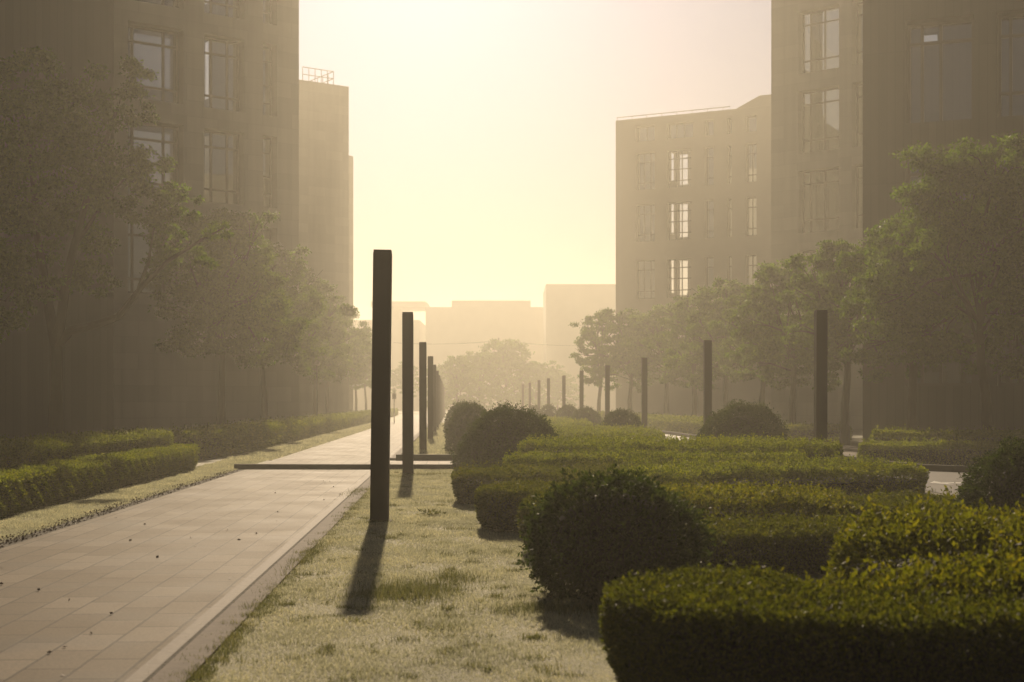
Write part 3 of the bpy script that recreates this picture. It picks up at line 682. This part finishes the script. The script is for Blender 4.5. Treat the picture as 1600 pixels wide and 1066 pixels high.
for k_, (px, Y, src, s, lab) in enumerate([(492, 82, ta, (1, 1, 1.05), 'fifth tree of the left row, in front of the railed block'), (512, 94, tb_, (1, 1, 1.06), 'sixth tree of the left row, crown touching the block edge'),
        (535, 107, tc_, (1, 1, 1), 'seventh tree of the left row, pale crown'), (556, 121, ta, (.9, .9, 1), 'eighth tree of the left row, just left of the nearest post'), (572, 138, tb_, (.9, .9, .95), 'ninth tree of the left row, very pale beside the nearest post'), (632, 178, tc_, (.85, .85, .8), 'farthest tree of the left row, between the nearest two posts')]):
    p = P(px, 700, Y); dup_tree(src, (p.x, Y, 0), 1.3 * k_ + .6, s, lab, GL)
tn = t_at('street_tree', 'nearest tree at the left edge showing only a few leafy branches', -90, 24, 19, 6.6, 1.75, GL, .08, 1400, 12)
td = t_at('street_tree', 'large dark tree filling the right edge before the ribbed block', 1545, 33, 21, 7.3, 3.0, GR, .09, 1300, 17, .36)
te = t_at('street_tree', 'dark tree before the ribbed block on the right, left of the largest', 1425, 35.5, 22, 6.0, 2.2, GR, .09, 1200, 14, .4)
tf = t_at('street_tree', 'hazy tree with a clear trunk behind the nearest right post', 1320, 42, 23, 6.1, 2.4, GR, .10, 1000, 16, .40)
tg = t_at('street_tree', 'hazy tree behind the second right post', 1238, 49, 24, 6.1, 2.5, GR, .11, 900, 16, .38)
for k_, (px, Y, src, s, lab) in enumerate([(1190, 56, tf, (1, 1, .97), 'hazy tree right of the ridged block, fifth in the right row'), (1135, 64, tg, (1.05, 1.05, 1.1), 'pale tree under the ridged block, sixth in the right row'), (1085, 73, te, (1.15, 1.15, 1.15), 'pale tree under the ridged block, seventh in the right row'),
        (1040, 82, tf, (1.2, 1.2, 1.15), 'pale tree under the ridged block, eighth in the right row'), (985, 88, tg, (1.15, 1.15, 1.15), 'pale tree near the street edge of the ridged block')]):
    p = P(px, 700, Y); dup_tree(src, (p.x, Y, 0), 1.7 * k_ + .3, s, lab, GR)
# open crown standing clear against the sky
th_ = t_at('street_tree', 'pale tree with a ragged open crown leaning out over the street end', 935, 92, 28, 7.2, 2.6, GR, .15, 300, 12, .4)
tz = t_at('street_tree', 'faint tallest tree at the street end under the utility pole', 792, 165, 31, 8.6, 4.3, 'faint trees closing the street', .26, 110, 20, .16)
for k_, (px, Y, s_, lab) in enumerate([(715, 150, (.75, .75, .72), 'faint tree at the street end left of the utility pole'), (748, 158, (.8, .8, .8), 'faint tree at the street end just left of the utility pole'),
        (838, 168, (.9, .9, .72), 'faint tree at the street end right of the utility pole'), (872, 172, (.8, .8, .6), 'faint low tree at the street end behind the fifth right post'), (684, 172, (.7, .7, .66), 'faint small tree at the street end beside the left posts')]):
    p = P(px, 700, Y); dup_tree(tz, (p.x, Y, 0), 2.1 * k_ + .9, s_, lab, 'faint trees closing the street')

# ------------------------------------------------------------------ lamp, sign, utility pole
p = P(495, 660, 62)
lr = tag(empty('street_lamp', (p.x, 62, 0)), 'slim hazy street lamp among the left trees', 'lamp')
MB().tube([(0, 0, 0), (0, 0, 2.9)], [.045, .03], 8).build('pole', 'steel', lr)
MB().tube([(0, 0, 2.9), (.02, 0, 3.0), (.02, 0, 3.12)], [.1, .13, .03], 10).build('lamp_head', 'metal', lr)
p = P(616, 650, 88)
sr = tag(empty('sign_post', (p.x, 88, 0)), 'small pale sign on a thin pole right of the nearest post', 'sign')
MB().tube([(0, 0, 0), (0, 0, 2.2)], .03, 6).build('pole', 'metal', sr); MB().box(-.13, -.05, 1.5, .13, -.032, 1.85).build('sign_panel', 'metal', sr)
p = P(779, 528, 176)
ur = tag(empty('utility_pole', (p.x, 176, 0)), 'thin utility pole carrying wires above the faint trees', 'pole')
up = MB().tube([(0, 0, 0), (0, 0, p.z)], [.14, .09], 7); up.box(-.9, -.06, p.z - .55, .9, .06, p.z - .42); up.build('pole', 'steel', ur)
wr = MB()
for s, ex, ez in ((-1, -13, p.z - .6), (1, 13, p.z - .9)):
    for q in (0, .9):
        pts = [(s * q + (ex - s * q) * t, 0, p.z - .42 + (ez - p.z + .42) * t - 1.0 * t * (1 - t)) for t in np.linspace(0, 1, 9)]
        wr.tube(pts, .018, 4)
wr.build('wire', 'steel', ur)

# ------------------------------------------------------------------ grass and litter
def blades(name, region, n_, h, wdt, m, label, clump=0):
    xs = rng.uniform(region[0], region[1], n_)
    # more blades close to the camera than far away
    t = rng.uniform(0, 1, n_); v0, v1 = region[2], region[3]; ys = v0 * (v1 / v0) ** t
    fs = np.clip(ys / 9, .8, 3.2)
    if clump:
        c = np.sin(xs * 5.3 + 1.3 * np.sin(ys * 2.1)) * np.sin(ys * 3.7 + 2 * np.sin(xs * 1.9)); hh = h * (1 + .6 * c)
    else: hh = np.full(n_, h)
    hh = hh * rng.uniform(.5, 1.4, n_) * np.minimum(fs, 1.6) ** .5
    X = xs + SL * ys; a = rng.uniform(0, 2 * math.pi, n_); ld = rng.uniform(.1, .9, n_) * hh; la = rng.uniform(0, 2 * math.pi, n_)
    ww = wdt * fs
    b0 = np.stack([X - np.cos(a) * ww, ys - np.sin(a) * ww, np.zeros(n_)], 1); b1 = np.stack([X + np.cos(a) * ww, ys + np.sin(a) * ww, np.zeros(n_)], 1)
    tp = np.stack([X + np.cos(la) * ld, ys + np.sin(la) * ld, hh], 1)
    V = np.stack([b0, b1, tp], 1).reshape(-1, 3); T = np.arange(n_ * 3).reshape(-1, 3)
    o = link(name, npmesh(name, V, T), m); return tag(o, label, 'grass', kind='stuff')
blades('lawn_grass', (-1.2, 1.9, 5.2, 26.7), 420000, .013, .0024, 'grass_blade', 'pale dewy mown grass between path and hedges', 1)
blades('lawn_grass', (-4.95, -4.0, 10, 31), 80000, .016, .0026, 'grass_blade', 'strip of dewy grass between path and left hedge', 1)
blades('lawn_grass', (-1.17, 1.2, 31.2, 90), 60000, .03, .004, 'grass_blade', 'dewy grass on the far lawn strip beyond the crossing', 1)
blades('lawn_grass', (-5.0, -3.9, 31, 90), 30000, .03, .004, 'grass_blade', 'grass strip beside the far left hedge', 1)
# longer tufts
tv = []
def tuft(cx, cy_, rx, ry, n_, h):
    x = rng.normal(cx, rx, n_); y = rng.normal(cy_, ry, n_); a = rng.uniform(0, 6.28, n_); hh = h * rng.uniform(.4, 1.2, n_); la = rng.uniform(0, 6.28, n_); ld = hh * rng.uniform(.1, .7, n_); ww = .0025
    tv.append(np.stack([np.stack([x - np.cos(a) * ww, y - np.sin(a) * ww, 0 * x], 1), np.stack([x + np.cos(a) * ww, y + np.sin(a) * ww, 0 * x], 1), np.stack([x + np.cos(la) * ld, y + np.sin(la) * ld, hh], 1)], 1).reshape(-1, 3))
for (px, py, rx, ry, n_, h) in [(650, 925, .16, .28, 1600, .055), (605, 930, .1, .2, 500, .05), (712, 905, .1, .2, 500, .05), (590, 818, .1, .05, 260, .05), (675, 742, .3, .12, 500, .06), (560, 770, .07, .5, 500, .05), (620, 745, .2, .1, 200, .05), (710, 785, .15, .1, 160, .05),
                                 (870, 955, .2, .1, 900, .06), (480, 870, .04, .8, 500, .05), (612, 842, .05, .04, 90, .05), (628, 838, .03, .03, 60, .05), (370, 995, .03, .3, 260, .035)]:
    p = PZ(px, py, 0); tuft(p.x, p.y, rx, ry, n_, h)
for _ in range(420):      # small scattered tufts, denser along the ragged kerb edge
    v = 5.5 * (26 / 5.5) ** rnd.random(); u = rnd.uniform(-1.15, .6) if rnd.random() < .45 else -1.17 + rnd.gauss(0, .03)
    q = S(u, v); tuft(q.x, q.y, rnd.uniform(.02, .07), rnd.uniform(.02, .06), rnd.randint(20, 90), rnd.uniform(.018, .04))
V = np.concatenate(tv); tag(link('grass_tufts', npmesh('grass_tufts', V, np.arange(len(V)).reshape(-1, 3)), 'grass_tuft'), 'longer green tufts scattered in the mown lawn', 'grass', kind='stuff')
# a flat leafy weed right of the nearest post
p = PZ(677, 806, 0); n_ = 46; a = rng.uniform(0, 6.28, n_); r = rng.uniform(0, .11, n_)
V, T = leaf_arrays(np.stack([r * np.cos(a) * 1.4, r * np.sin(a), np.full(n_, .012) + rng.uniform(0, .03, n_)], 1), .06, np.stack([np.cos(a), np.sin(a), .4 + 0 * a], 1), 1.4, .45)
o = link('weed', npmesh('weed', V, T), 'grass_tuft'); o.location = (p.x, p.y, 0); tag(o, 'small flat leafy weed in the lawn right of the nearest post', 'plant')
# fallen leaves and crumbs on the paving
n_ = 45; u = rng.uniform(-3.75, -1.45, n_); v = 6.2 * (26 / 6.2) ** rng.uniform(0, 1, n_)
k = rng.uniform(0, 1, n_) < .25; u[k] = -1.95 + rng.normal(0, .035, k.sum()); 
V, T = leaf_arrays(np.stack([u + SL * v, v, np.full(n_, .012)], 1), .032, np.stack([rng.normal(size=n_), rng.normal(size=n_), 0 * u], 1), 3, .7); V[:, 2] = np.clip(V[:, 2], .007, .03)
tag(link('fallen_leaves', npmesh('fallen_leaves', V, T), 'dead_leaf'), 'small dead leaves scattered on the paved path', 'leaves', kind='stuff')
# gravel crumbs in the soil border
n_ = 2600; u = rng.uniform(-4.12, -3.86, n_); v = 9.5 * (26 / 9.5) ** rng.uniform(0, 1, n_); V, T = leaf_arrays(np.stack([u + SL * v, v, np.full(n_, .01)], 1), .022, None, 0, .9)
V[:, 2] = np.maximum(V[:, 2], .005); tag(link('soil_crumbs', npmesh('soil_crumbs', V, T), 'dead_leaf'), 'dark crumbs and litter along the left edge of the paving', 'litter', kind='stuff')

# ------------------------------------------------------------------ haze
DENS = 0.0023
hb = MB().box(-1600, -120, -1.2, 1600, 1600, 28.5); ho = hb.build('haze', 'lawn'); ho.data.materials.clear()
hm = bpy.data.materials.new('haze'); hm.use_nodes = True; hn = hm.node_tree; hn.nodes.clear()
pv = hn.nodes.new('ShaderNodeVolumePrincipled'); out = hn.nodes.new('ShaderNodeOutputMaterial')
pv.inputs['Color'].default_value = (.96, .92, .80, 1); pv.inputs['Density'].default_value = DENS; pv.inputs['Anisotropy'].default_value = .58
hn.links.new(pv.outputs[0], out.inputs['Volume']); ho.data.materials.append(hm); tag(ho, 'warm morning haze filling the street', 'haze', kind='stuff')
